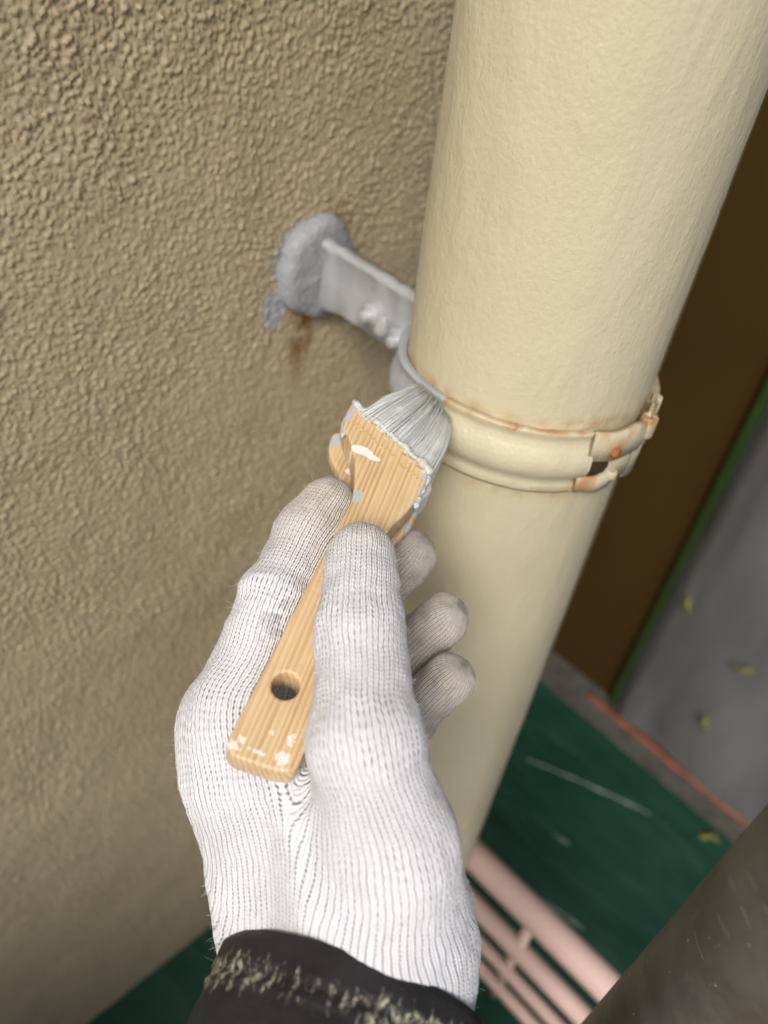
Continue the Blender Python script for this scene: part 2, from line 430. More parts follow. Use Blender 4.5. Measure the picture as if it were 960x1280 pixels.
# hinge: upper strap and lower strap of the front band hook round a pin; the rear band sends a middle tongue between them
def strap(a0, a1, z0, z1, r0, r1, th, n=28, curl=0.0, wob=.0004, rnd=True):
    V = []
    for i in range(n):
        t = i / (n - 1); a = a0 + (a1 - a0) * t; rr = r0 + (r1 - r0) * t + curl * math.sin(math.pi * t)
        w_ = wob * math.sin(9 * t + a0)
        e_ = min(1, 6 * (1 - t) + .55) if rnd else 1; zc, hz = (z0 + z1) / 2 + w_, (z1 - z0) / 2 * e_
        for (zz, dr) in ((zc - hz, 0), (zc - hz + .0004, th), (zc, th * 1.08), (zc + hz - .0004, th), (zc + hz, 0)):
            V.append(cyl(a, rr + dr, zz))
    F = grid_faces(5, n) + [tuple(range(5)), tuple((n - 1) * 5 + k for k in range(4, -1, -1))]
    for i in range(n - 1): F.append((5 * i, 5 * i + 5, 5 * i + 9, 5 * i + 4))
    return V, F
pin = cyl(7.5, .0056, 0)
def knuckle(z0, z1, rad=.0042, hole=.0018, n=20, c=None):
    c = pin if c is None else c; V = []; F = []
    rings = [(rad * .86, z0), (rad, z0 + .0008), (rad, z1 - .0008), (rad * .86, z1), (hole, z1 - .0003), (hole, z1 - .003)]
    for (r_, z_) in rings:
        for k in range(n):
            q = 2 * math.pi * k / n; V.append((c[0] + r_ * math.cos(q), c[1] + r_ * math.sin(q), ZB + z_))
    F = grid_faces(n, len(rings), True) + [tuple(range(n - 1, -1, -1))]
    return V, F
def part(name, vf, rust=RUSTS):
    o = mesh_obj(name, *vf, M_BAND, cl); paint_masks(o, rust); return o
part('hinge_strap', join([strap(-24, 5, .0002, .0136, .0026, .0044, .0026, curl=.0006), knuckle(.0046, .0140, .0034, .0016, c=cyl(7.5, .0056))]))
part('hinge_strap', join([strap(-25, -6, -.0152, -.0072, .0010, .0024, .0030, curl=.0014), knuckle(-.0108, -.0068, .0024, .001, c=cyl(-7.5, .0050))]))
part('hinge_tongue', join([strap(-15, 9, -.0128, .0030, .0008, .0016, .0028, curl=.0014)]))
part('hinge_ear', join([strap(9, 19, .0040, .0195, .0040, .0012, .0020, curl=.0016), strap(2, 20, -.0148, .0052, .0036, .0012, .0018, curl=.0016)]))
mesh_obj('rivet', *lump(cyl(-12.5, .0066, .0046), (.0024, .0024, .0021), 3.3, 16), mat_plain('orange_rust', (.27, .115, .025), .85, .5, 500, .6), cl)
M_SLOT = mat_plain('slot_shade', (.035, .014, .006), .9, .4, 200)  # dark brown strip painted as the shade inside the open slot
mesh_obj('slot_shade_strip', *strap(-25, -11, -.0078, -.0004, .0008, .0010, .0034, rnd=False), M_SLOT, cl)
mesh_obj('hinge_pin', *tube([pin + np.array([0, 0, .0042]), pin + np.array([0, 0, .0122])], [.0015, .0015], 12), M_RUST, cl)

# arm: flat bar with a thick ridge of paint along its upper edge
def build_arm():
    n = 40; prof = [(-.0030, -.0165), (-.0036, -.0155), (-.0034, 0), (-.0034, .0140), (-.0042, .0155), (-.0040, .0178), (-.0010, .0186), (.0030, .0176), (.0036, .015), (.0034, -.0155), (.0020, -.0172)]
    V = []; x0, x1 = WX + .004, AX - RP - .0010
    for i in range(n):
        t = i / (n - 1); x = x0 + (x1 - x0) * t
        tw = .25 * max(0, t - .55); flare = 1 + .25 * math.exp(-t * 14)
        for k, (y, z) in enumerate(prof):
            j = (vnoise(np.array([x * 190, k * .9, 3.])) - .5) * .0012
            V.append((x, AY + y * flare * 1.15 + j - .004 * max(0, t - .6), ZB + z * (1 - .12 * t) * (1 + .10 * math.exp(-t * 12)) + j))
    return V, grid_faces(len(prof), n, True) + [tuple(range(len(prof))), tuple((n - 1) * len(prof) + k for k in range(len(prof) - 1, -1, -1))]
mesh_obj('arm', *build_arm(), M_PRIMER, cl)
def hexbolt(x, z, r=.0066, L=.0058):
    V = []; y0 = AY - .0035
    rings = [(r * 1.02, 0), (r, L * .8), (r * .86, L), (r * .52, L * 1.02), (r * .50, L * 1.6), (r * .36, L * 1.75)]
    for k, (rr, l) in enumerate(rings):
        for i in range(12):
            q = math.pi * i / 6; e = 1 if (k > 2 or i % 2 == 0) else .89
            V.append((x + rr * e * math.cos(q + .3), y0 - l, z + rr * e * math.sin(q + .3)))
    return V, grid_faces(12, len(rings), True) + [tuple(60 + i for i in range(12))]
p1 = on_plane(468, 392, (0, AY - .005, 0), (0, 1, 0)); p2 = on_plane(500, 424, (0, AY - .006, 0), (0, 1, 0))
for q in (p1, p2):
    mesh_obj('bolt', *join([hexbolt(q[0], q[2]), lump((q[0] + .006, AY - .005, q[2] - .004), (.0050, .0036, .0062), q[0] * 99)]), M_PRIMER, cl)
mesh_obj('clamp_lug', *join([lump((AX - RP - .004, AY - .008, ZB - .006), (.006, .005, .011), 5), lump((AX - RP + .002, AY - .016, ZB - .016), (.006, .006, .008), 8), lump((AX - RP - .013, AY - .006, ZB - .013), (.005, .003, .005), 11)]), M_PRIMER, cl)
def build_plate():
    n, rings = 90, [(1.04, 0), (1.03, .0030), (1.0, .0062), (.95, .0078), (.80, .0084), (.64, .0086), (.46, .0087), (.28, .0088), (.05, .0088)]
    V = []; c = (AY - .003, H - .1625)
    for k, (r, h) in enumerate(rings):
        for i in range(n):
            q = 2 * math.pi * i / n
            R_ = .0262 * (1 + .035 * math.cos(q * 5 + .4) + .02 * math.cos(q * 3 + 2) + .05 * (vnoise(np.array([math.cos(q) * 3, math.sin(q) * 3, 2.])) - .5))
            y, z = c[0] + r * R_ * math.cos(q) * .90, c[1] + r * R_ * math.sin(q) * 1.03
            V.append((WX - .001 + h * (1.0 + .05 * math.cos(q - 2.4)) + (vnoise(np.array([y * 330, z * 330, 4.])) - .5) * .0013 * min(1, k), y, z))
    return V, grid_faces(n, len(rings), True) + [tuple((len(rings) - 1) * n + i for i in range(n))]
mesh_obj('wall_plate', *build_plate(), M_PRIMER_RUFF, cl)

# ------------------------------------------------------------------ pink rack low on the floor
M_PINK = mat_plain('pale_pink_paint', (.66, .48, .42), .4, .06, 20, .1)
rk = empty('pink_rack', (0, .33, 0), 'pale pink metal rack of parallel tubes on the floor behind the drainpipe', 'rack')
RY = .33
for (z, r) in ((.196, .0135), (.124, .0095), (.072, .0062), (.030, .0062)):
    mesh_obj('rail', *tube([(-.29, RY, z - .02 * .9), (.0, RY, z + .006), (.28, RY, z + .02)], [r] * 3, 20), M_PINK, rk)
for x in (-.27, -.064, .24):
    mesh_obj('post', *tube([(x, RY + .004, .0), (x, RY + .004, .196)], [.0052] * 2, 14), M_PINK, rk)

# ------------------------------------------------------------------ dark scaffold pole near the camera
def mat_pole():
    a = NT('worn_dark_steel', .46, metal=.35, spec=.5); co = a.coord()
    c = a.ramp(a.noise(co, 26, 5, .6), [(.28, (.082, .078, .064)), (.5, (.130, .128, .112)), (.75, (.20, .195, .165))])
    c = a.mix(a.math('MULTIPLY', a.sstep(a.noise(co, 50, 4), .52, .7), .5), c, (.085, .055, .03))
    c = a.mix(a.math('MULTIPLY', a.sstep(a.noise(a.coord(scale=(1, 1, .25)), 150, 3), .62, .72), .35), c, (.20, .20, .185))
    c = a.mix(a.sstep(a.noise(co, 420, 2), .745, .765), c, (.55, .54, .50))
    a.color(c); a.bump(a.noise(co, 240, 4), .3, .0006); return a.m
PD, PR = .150, .0243
pb = math.radians(88.0) - math.asin(PR / PD); PC = np.array([PD * math.cos(pb), PD * math.sin(pb)])
sp = empty('scaffold_pole', (PC[0], PC[1], 0), 'dark worn steel scaffold pole close in the lower right', 'scaffold pole')
V, F = [], []
nz = 60
for j in range(nz):
    z = .012 + 2.4 * j / (nz - 1)
    for i in range(64):
        q = 2 * math.pi * i / 64; V.append((PC[0] + PR * math.cos(q), PC[1] + PR * math.sin(q), z))
mesh_obj('tube', V, grid_faces(64, nz, True) + [tuple(range(63, -1, -1)), tuple((nz - 1) * 64 + i for i in range(64))], mat_pole(), sp)
mesh_obj('base_plate', *box((PC[0], PC[1], .006), (.12, .12, .011)), mat_plain('base_steel', (.1, .1, .095), .6), sp, smooth=False)
M_SCUFF = mat_plain('bare_metal_scuff', (.15, .15, .135), .55, .2, 100)
def pole_hit(u, v):
    r = ray(u, v); a = r[:2].dot(r[:2]); b = -2 * r[:2].dot(PC); c = PC.dot(PC) - PR * PR; D = b * b - 4 * a * c
    t = (-b - max(D, 0) ** .5) / 2 / a; return CAMP + r * t
for pts, wd in (([(934, 1156), (927, 1130), (918, 1108), (906, 1090)], .0022), ([(958, 1140), (948, 1116), (938, 1096), (932, 1084)], .0018), ([(912, 1172), (901, 1152), (893, 1130)], .0011), ([(880, 1200), (874, 1186), (868, 1164)], .0009), ([(806, 1220), (806, 1206), (810, 1188)], .0012)):
    V = []; P3 = [pole_hit(*q) for q in pts]; N = 14; M = len(P3)
    for i in range(N):
        t = i / (N - 1) * (M - 1); k = min(int(t), M - 2); p = P3[k] * (1 - t + k) + P3[k + 1] * (t - k)
        ww = 1.6 * wd * (math.sin(math.pi * (.03 + .94 * (i / (N - 1)) ** .65)))
        q0 = math.atan2(p[1] - PC[1], p[0] - PC[0])
        for (dq, dr) in ((-1, .00006), (0, .00018), (1, .00006)):
            q = q0 + dq * ww / PR; V.append((PC[0] + (PR + dr) * math.cos(q), PC[1] + (PR + dr) * math.sin(q), p[2]))
    mesh_obj('scuff_mark', V, grid_faces(3, N), M_SCUFF, sp)

# ------------------------------------------------------------------ paint brush
BB = P(318, 937, .200); BH = P(487, 548, .272)
BY = BH - BB; BY /= np.linalg.norm(BY)
vdir = -ray(410, 740); vdir /= np.linalg.norm(vdir)
nn = vdir - BY * vdir.dot(BY); nn /= np.linalg.norm(nn)
bx = np.cross(BY, nn)
ph = math.radians(-5); BN = nn * math.cos(ph) + bx * math.sin(ph); BX = np.cross(BY, BN)   # face normal, across
TH = .0105                                                                              # handle thickness
FRONT = BB + BN * TH / 2
def b2(u, v):                               # pixel -> (across, along) on the front face
    p = on_plane(u, v, FRONT, BN) - BB; return np.array([p.dot(BX), p.dot(BY)])
def bw(x, y, z): return BB + BX * x + BY * y + BN * z
br = empty('paint_brush', tuple(BB), 'wooden handled paint brush loaded with grey primer held in the gloved hand', 'paint brush')

def mat_wood():
    a = NT('pine_wood', .46, spec=.4); co = a.coord(); x, y, z = a.sep(co)
    wob = a.noise(a.coord(scale=(150, 7, 60)), 1, 3)
    xx = a.math('ADD', a.math('ADD', x, a.math('MULTIPLY', wob, .0042)), a.math('MULTIPLY', z, .25))
    g = a.math('FRACT', a.math('MULTIPLY', xx, 1 / .0018))
    ring = a.math('MULTIPLY', a.math('MULTIPLY', a.sstep(g, .10, .80), a.sstep(g, 1.0, .84)), a.math('ADD', .35, a.math('MULTIPLY', a.sstep(a.noise(a.coord(scale=(1, .05, .6)), 330, 3), .35, .65), .65)))
    fib = a.noise(a.coord(scale=(1, .04, 1)), 1500, 3)
    c = a.mix(a.math('MULTIPLY', ring, .80), (.64, .475, .275), (.37, .215, .092))
    c = a.mix(a.math('MULTIPLY', a.sstep(fib, .45, .75), .3), c, (.52, .32, .14))
    c = a.mix(a.math('MULTIPLY', a.sstep(a.noise(co, 60, 3), .5, .8), .3), c, (.40, .27, .14))
    def blob(u, v, r, col, nz=.6, ns=300, sx=1, sy=1, fac=1.0):
        nonlocal c
        q = b2(u, v)
        dx = a.math('MULTIPLY', a.math('SUBTRACT', x, float(q[0])), 1 / (r * sx)); dy = a.math('MULTIPLY', a.math('SUBTRACT', y, float(q[1])), 1 / (r * sy))
        d = a.math('SQRT', a.math('ADD', a.math('MULTIPLY', dx, dx), a.math('MULTIPLY', dy, dy)))
        k = a.sstep(a.math('ADD', d, a.math('MULTIPLY', a.noise(co, ns, 3), nz)), 1.12, 1.0)
        c = a.mix(a.math('MULTIPLY', k, fac), c, col)
    WHITE = (.74, .72, .66); GREY = (.42, .44, .45)
    for u, v, r, sx, sy in ((452, 563, .0032, 1.6, .7), (466, 572, .002, 1.8, .7)):
        blob(u, v, r, WHITE, .5, 420, sx, sy)
    for u, v, r, sx, sy in ((290, 930, .0028, 1.2, .8), (303, 924, .0016, 1, 1), (352, 950, .003, 1.1, 1.2), (340, 915, .0012, 1, 1), (322, 940, .0018, 2, .6), (364, 925, .0015, 1, 2)):
        blob(u, v, r * 1.7, WHITE, 1.5, 800, sx, sy, .85)
    blob(446, 620, .0026, GREY, .5, 300, 1.0, 1.2)
    for u, v, r in ((448, 508, .0045), (432, 520, .004), (421, 522, .0035), (535, 596, .004), (531, 612, .003), (520, 632, .0028)):
        blob(u, v, r, GREY, .8, 400)
    for k in range(11):
        t_ = k / 10; blob(447 + 88 * t_, 507 + 81 * t_, .0034 + .0010 * ((k * 7) % 3), (GREY, (.60, .61, .59), (.52, .50, .42))[k % 3], 1.2, 500, 1.2, .8)
    for u, v, r in ((470, 530, .0022), (490, 545, .002), (512, 570, .0022), (528, 585, .002), (458, 520, .002)):
        blob(u, v, r, (.30, .14, .03), 1.0, 500, 2.0, .7, .6)
    a.color(c); a.bump(ring, .05, .0003); a.bump(fib, .10, .0003); return a.m
M_WOOD = mat_wood()

def smooth_poly(pts, sub=6):
    pts = np.array(pts); n = len(pts); out = []
    for i in range(n):
        p0, p1, p2, p3 = pts[i - 1], pts[i], pts[(i + 1) % n], pts[(i + 2) % n]
        for k in range(sub):
            t = k / sub
            out.append(.5 * (2 * p1 + (p2 - p0) * t + (2 * p0 - 5 * p1 + 4 * p2 - p3) * t * t + (3 * p1 - p0 - 3 * p2 + p3) * t ** 3))
    return out
def chaikin(pts, it=3):
    pts = [np.array(q) for q in pts]
    for _ in range(it):
        o = []
        for i in range(len(pts)):
            a, b = pts[i], pts[(i + 1) % len(pts)]; o += [a * .8 + b * .2, a * .2 + b * .8]
        pts = o
    return pts
def slab(name, polys, th, bev, z, mat, parent):
    cu = bpy.data.curves.new(name, 'CURVE'); cu.dimensions = '2D'; cu.fill_mode = 'BOTH'
    cu.extrude = th / 2 - bev; cu.bevel_depth = bev; cu.bevel_resolution = 3; cu.offset = -bev
    for pl in polys:
        sp_ = cu.splines.new('POLY'); sp_.points.add(len(pl) - 1); sp_.use_cyclic_u = True
        for k, q in enumerate(pl): sp_.points[k].co = (q[0], q[1], 0, 1)
    tmp = bpy.data.objects.new(name, cu); COL.objects.link(tmp)
    dg = bpy.context.evaluated_depsgraph_get(); me = bpy.data.meshes.new_from_object(tmp.evaluated_get(dg)); bpy.data.objects.remove(tmp)
    me.name = name; me.materials.clear()
    o = bpy.data.objects.new(name, me); COL.objects.link(o); me.materials.append(mat)
    c0 = bw(0, 0, z)
    o.matrix_world = Matrix(((BX[0], BY[0], BN[0], c0[0]), (BX[1], BY[1], BN[1], c0[1]), (BX[2], BY[2], BN[2], c0[2]), (0, 0, 0, 1)))
    mw = o.matrix_world.copy(); o.parent = parent; bpy.context.view_layer.update(); o.matrix_parent_inverse = parent.matrix_world.inverted(); o.matrix_world = mw
    try:
        me.polygons.foreach_set('use_smooth', np.ones(len(me.polygons), bool)); me.set_sharp_from_angle(angle=math.radians(35))
    except Exception: pass
    return o
HEAD_OUT = [(287, 919), (281, 932), (289, 945), (318, 955), (345, 964), (366, 966), (374, 957), (395, 905), (432, 808), (470, 702), (487, 660), (507, 642), (527, 617), (538, 590),
            (515, 568), (490, 546), (463, 521), (443, 504), (434, 512), (428, 530), (438, 552), (444, 574), (443, 604), (440, 625), (391, 718), (345, 807)]
hole_c = b2(357, 857); hole = [(hole_c[0] + .0039 * math.cos(-2 * math.pi * k / 32), hole_c[1] + .0039 * math.sin(-2 * math.pi * k / 32)) for k in range(32)]
slab('handle', [chaikin([b2(*q) for q in HEAD_OUT]), hole], TH, .0009, 0, M_WOOD, br)
# rear cheek of the head: the same flare a little further back, bent outwards
cheek = [(458, 660), (476, 668), (492, 662), (512, 644), (528, 625), (532, 598), (500, 560), (460, 524), (428, 509), (417, 524), (419, 543), (428, 560), (434, 582), (438, 600), (446, 630)]
slab('rear_cheek', [smooth_poly([b2(*q) for q in cheek], 5)], .0052, .0012, -.0105, M_WOOD, br)
# paint soaked binding between the cheeks
bind = [(452, 560), (500, 606), (530, 612), (545, 588), (506, 540), (452, 498), (430, 512), (437, 540)]
slab('binding', [smooth_poly([b2(*q) for q in bind], 4)], .0120, .0016, -.0062, M_WET, br)

# stitching: two rows of thread along the head
M_THREAD = mat_plain('yellow_thread', (.50, .42, .13), .7, .3, 300)
for (a0, a1, nst) in (((449, 513), (534, 592), 12), ((440, 527), (528, 604), 11)):
    for k in range(nst):
        t0, t1 = (k + .12) / nst, (k + .80) / nst; path = []
        for j in range(5):
            t = t0 + (t1 - t0) * j / 4; q = b2(a0[0] + (a1[0] - a0[0]) * t, a0[1] + (a1[1] - a0[1]) * t + 1.5 * math.sin(t * 20))
            path.append(bw(q[0], q[1], TH / 2 + .00055 * math.sin(math.pi * j / 4) - .0001))
        mesh_obj('stitch', *tube(path, [.00022, .00034, .00036, .00034, .00022], 6), M_THREAD, br)

# caked primer along the edge of the head
def crust(a0, a1, n, r0, z, seed):
    path, rad = [], []
    for k in range(n):
        t = k / (n - 1); q = b2(a0[0] + (a1[0] - a0[0]) * t, a0[1] + (a1[1] - a0[1]) * t)
        e = vnoise(np.array([t * n * .45, seed, .5])); path.append(bw(q[0] + .0009 * (e - .5), q[1] + .0014 * (vnoise(np.array([t * n * .6, seed, 3.])) - .5), z)); rad.append(r0 * (.35 + 1.2 * e))
    rad[0] = rad[-1] = r0 * .2
    return tube(path, rad, 10)
M_CRUST = mat_primer('caked_primer', (.54, .55, .53), .45, 420)
mesh_obj('paint_crust', *crust((441, 500), (541, 591), 44, .00135, TH / 2 - .0004, 1.7), M_CRUST, br)
mesh_obj('paint_crust', *crust((442, 503), (428, 545), 18, .0010, TH / 2 - .0012, 4.2), M_CRUST, br)
mesh_obj('paint_crust', *crust((538, 592), (520, 630), 20, .0011, TH / 2 - .0016, 6.1), M_CRUST, br)

# bristles: wet clumps fanning from the head, pressed against the clamp
def bristle_path(s, lay, n=10):
    a0 = np.array((445, 508)) + (np.array((538, 592)) - np.array((445, 508))) * s
    end = np.array((524, 480)) + (np.array((562, 523)) - np.array((524, 480))) * s
    q0 = b2(*a0); p0 = bw(q0[0], q0[1], -.005 + lay * .0036) - BY * .004
    dl = .2905 - .0035 * lay + .0015 * s
    p3 = P(end[0], end[1], dl)
    m1 = P(*(a0 + np.array((24, -6)) * (1 - s) + np.array((14, -16)) * s), .2745 - .0055 * lay)
    m2 = P(*(end + np.array((-22, 8)) * (1 - s) + np.array((3, 34)) * s), .284 - .0055 * lay)
    out = []
    for k in range(n):
        t = k / (n - 1); out.append((1 - t) ** 3 * p0 + 3 * t * (1 - t) ** 2 * m1 + 3 * t * t * (1 - t) * m2 + t ** 3 * p3)
    return out
for lay in (-1, 0, 1):
    for k in range(6):
        s_ = (k + .5 + .30 * random.uniform(-1, 1)) / 6
        path = bristle_path(s_, lay + random.uniform(-.25, .25))
        rr = [.0036 * random.uniform(.85, 1.15) * (1 - .62 * (i / 9) ** 1.2) * (1 + .12 * math.sin(i * 1.9 + k)) for i in range(10)]; rr[-1] *= .35; rr[-2] *= .8
        mesh_obj('bristle_clump', *tube(path, rr, 9), M_WET, br)
parts_ = []
for k in range(560):
    path = bristle_path(random.random(), random.uniform(-2.1, 2.15), 8)
    j = np.array([random.uniform(-1, 1) for _ in range(3)]) * (.0007 if k % 9 else .0022)
    path = [p + j * (i / 7) * 1.2 for i, p in enumerate(path)]
    parts_.append(tube(path, [.00024, .00024, .00023, .00022, .00020, .00018, .00015, .00008], 5))
o = mesh_obj('bristles', *join(parts_), M_WET, br); o['kind'] = 'stuff'

# ------------------------------------------------------------------ gloved left hand: one continuous surface from a signed distance field
def J(u, v, d, r): return np.append(P(u, v, d), r)
CH = {
 'thumb':  [J(452, 697, .2255, .0108), J(450, 792, .2110, .0122), J(457, 925, .1985, .0151), J(492, 1062, .2000, .0160), J(484, 1190, .2110, .0214), J(470, 1300, .200, .0225)],
 'index':  [J(408, 633, .2510, .0099), J(386, 669, .2475, .0110), J(345, 752, .2360, .0117), J(296, 905, .2300, .0155), J(395, 1150, .2220, .0225), J(380, 1300, .208, .0225)],
 'middle': [J(512, 696, .2700, .0096), J(462, 752, .2790, .0100), J(385, 790, .2700, .0115), J(303, 930, .2450, .0150), J(400, 1150, .2270, .021)],
 'ring':   [J(553, 775, .2660, .0095), J(500, 818, .2780, .0098), J(405, 850, .2800, .0112), J(318, 975, .2560, .0145), J(420, 1150, .2300, .021)],
 'pinky':  [J(562, 848, .2570, .0089), J(510, 898, .2680, .0092), J(430, 930, .2720, .0104), J(345, 1020, .2580, .0140), J(440, 1160, .2300, .021)],
}
WEB = [(J(300, 965, .2270, .0135), J(455, 1035, .2080, .0145)), (J(360, 1060, .222, .017), J(470, 1120, .212, .019))]
FREE = {'thumb': 3, 'index': 3, 'middle': 3, 'ring': 3, 'pinky': 3}      # segments that belong to the finger, the rest is palm

def cone_sd(X, a, b):                       # distance to a tapered capsule + parameter
    pa, ba = X - a[:3], b[:3] - a[:3]; t = np.clip((pa @ ba) / (ba @ ba), 0, 1)
    return np.linalg.norm(pa - t[..., None] * ba, axis=-1) - (a[3] + (b[3] - a[3]) * t)
def smin(a, b, k):
    h = np.clip(.5 + .5 * (b - a) / k, 0, 1); return b + (a - b) * h - k * h * (1 - h)
def hand_sd(X):
    palm = None
    for n_, c in CH.items():
        for k in range(FREE[n_], len(c) - 1):
            q = cone_sd(X, c[k], c[k + 1]); palm = q if palm is None else smin(palm, q, .016)
    for a, b in WEB: palm = smin(palm, cone_sd(X, a, b), .014)
    tot = None
    for n_, c in CH.items():
        q = None
        for k in range(FREE[n_]):
            e = cone_sd(X, c[k], c[k + 1]); q = e if q is None else smin(q, e, .004)
        q = smin(palm, q, .009)
        tot = q if tot is None else smin(tot, q, .0012)
    return tot
def surface_nets(lo, hi, h, fn):
    n = np.ceil((hi - lo) / h).astype(int); ax = [lo[i] + np.arange(n[i]) * h for i in range(3)]
    S = np.empty(n, np.float32)
    for i0 in range(0, n[0], 24):
        g = np.stack(np.meshgrid(ax[0][i0:i0 + 24], ax[1], ax[2], indexing='ij'), -1); S[i0:i0 + 24] = fn(g)
    cs = [(i, j, k) for i in (0, 1) for j in (0, 1) for k in (0, 1)]
    sub = {c: S[c[0]:n[0] - 1 + c[0], c[1]:n[1] - 1 + c[1], c[2]:n[2] - 1 + c[2]] for c in cs}
    ins = sum((sub[c] < 0).astype(int) for c in cs); act = (ins > 0) & (ins < 8)
    idx = -np.ones(act.shape, np.int64); cells = np.argwhere(act); idx[act] = np.arange(len(cells))
    acc = np.zeros((len(cells), 3)); cnt = np.zeros(len(cells))
    for c in cs:
        for d in range(3):
            if c[d] == 0:
                c2 = list(c); c2[d] = 1; a, b = sub[c][act], sub[tuple(c2)][act]; mk = (a < 0) != (b < 0)
                t = np.where(mk, a / np.where(mk, a - b, 1), 0); p = np.tile(np.array(c, float), (len(cells), 1)); p[:, d] += t
                acc += p * mk[:, None]; cnt += mk
    V = lo + (cells + acc / cnt[:, None]) * h; Q = []
    for d in range(3):
        e1, e2 = [x for x in range(3) if x != d]
        A = np.moveaxis(S, d, 0); s0, s1 = A[:-1] < 0, A[1:] < 0; ed = np.argwhere(s0 != s1)
        for q in ed:
            pos = np.zeros(3, int); pos[d] = q[0]; pos[e1] = q[1]; pos[e2] = q[2]
            if pos[e1] < 1 or pos[e2] < 1 or pos[e1] >= n[e1] - 1 or pos[e2] >= n[e2] - 1: continue
            o = []
            for a_, b_ in ((-1, -1), (0, -1), (0, 0), (-1, 0)):
                r = pos.copy(); r[e1] += a_; r[e2] += b_; o.append(idx[tuple(r)])
            flip = bool(s0[tuple(q)]) != (d == 1)
            Q.append(o if flip else o[::-1])
    return V, np.array(Q)
allj = np.concatenate([np.array(c) for c in CH.values()])
lo = allj[:, :3].min(0) - .030; hi = allj[:, :3].max(0) + .030
GV, GQ = surface_nets(lo, hi, .00105, hand_sd)
def smooth_mesh(V, Q, it):
    for _ in range(it):
        s_ = np.zeros_like(V); c_n = np.zeros(len(V))
        for a, b in ((0, 1), (1, 2), (2, 3), (3, 0)):
            np.add.at(s_, Q[:, a], V[Q[:, b]]); np.add.at(s_, Q[:, b], V[Q[:, a]]); np.add.at(c_n, Q[:, a], 1); np.add.at(c_n, Q[:, b], 1)
        V = V * .4 + .6 * s_ / c_n[:, None]
    return V
GV = smooth_mesh(GV, GQ, 3)
def vnormals(V, Q):
    fn = np.cross(V[Q[:, 2]] - V[Q[:, 0]], V[Q[:, 3]] - V[Q[:, 1]]); N = np.zeros_like(V)
    for k in range(4): np.add.at(N, Q[:, k], fn)
    return N / (np.linalg.norm(N, axis=1)[:, None] + 1e-12)
GN = vnormals(GV, GQ)
if np.mean(np.einsum('ij,ij->i', GN, GV - GV.mean(0))) < 0: GQ = GQ[:, ::-1]; GN = -GN

# knit coordinates: columns run along each finger and on into the hand
STX, STY = .00150, .00152
names = list(CH); sdc, ang, arc, rdl, lat = [], [], [], [], []
for n_ in names:
    c = np.array(CH[n_]); L = np.concatenate([[0], np.cumsum(np.linalg.norm(np.diff(c[:, :3], axis=0), axis=1))])
    ref = -R2.copy(); W = 0; S_ = 0; D_ = 0; best = None; RR_ = 0
    for k in range(len(c) - 1):
        a, b = c[k], c[k + 1]; ba = b[:3] - a[:3]; l = np.linalg.norm(ba); t_ = ba / l
        ref = ref - t_ * ref.dot(t_); ref /= np.linalg.norm(ref); bi = np.cross(t_, ref)
        pa = GV - a[:3]; s_ = pa @ t_
        sd_ = cone_sd(GV, a, b); wgt = np.exp(-np.clip(sd_ + .002, 0, None) / .0022) + 1e-9
        best = sd_ if best is None else np.minimum(best, sd_)
        RR_ = RR_ + wgt * (a[3] + (b[3] - a[3]) * np.clip(s_ / l, 0, 1)); W = W + wgt; S_ = S_ + wgt * (L[k] + np.clip(s_, -.02 if k == 0 else -.004, l + .004)); D_ = D_ + wgt[:, None] * np.stack([pa @ ref, pa @ bi], 1)
    sdc.append(best); ang.append(np.arctan2(D_[:, 1], D_[:, 0])); arc.append(S_ / W); rdl.append(RR_ / W); lat.append(D_[:, 1] / W)
sdc = np.array(sdc); ang = np.array(ang); arc = np.array(arc); rdl = np.array(rdl)
R_REF = .0122; COLP = .00158
pref = sdc.copy(); pref[0] -= .004; pref[1] -= .002
fown = np.argmin(pref[:, GQ].mean(2), axis=0)
UV = np.zeros((len(GQ), 4, 2))
for k, n_ in enumerate(names):
    m_ = fown == k; q = GQ[m_]; a = ang[k][q]; a = a - 2 * np.pi * np.round((a - a[:, :1]) / (2 * np.pi))
    rl = R_REF * (rdl[k][q] / R_REF) ** .72; UV[m_, :, 0] = a * rl / COLP + 60.25; UV[m_, :, 1] = arc[k][q] / STY + 60
# thumb side and back of the hand share one continuous column field, so no seam shows where they meet
dl_ = sdc[1] - sdc[0] + .002; wb = np.clip(.5 + dl_ / .014, 0, 1); wb = wb * wb * (3 - 2 * wb)
rr2 = [R_REF * (rdl[k] / R_REF) ** .72 / COLP for k in (0, 1)]
lp = lat[0] / COLP
seam = (arc[1] > .062) & (arc[1] < .080) & (GN @ -R2 > .5) & (dl_ < 0)
uo = np.median((lp - ang[1] * rr2[1])[seam]); vo = np.median((arc[0] - arc[1])[seam]) / STY
wi = np.clip((arc[1] - .050) / .040, 0, 1); wi = wi * wi * (3 - 2 * wi)
m_ = fown < 2; q = GQ[m_]
def unw(a): return a - 2 * np.pi * np.round((a - a[:, :1]) / (2 * np.pi))
wq, iq = wb[q], wi[q]
UV[m_, :, 0] = wq * unw(ang[0][q]) * rr2[0][q] + (1 - wq) * (iq * lp[q] + (1 - iq) * (unw(ang[1][q]) * rr2[1][q] + uo)) + 60.25
UV[m_, :, 1] = (wq + (1 - wq) * iq) * arc[0][q] / STY + (1 - wq) * (1 - iq) * (arc[1][q] / STY + vo) + 60
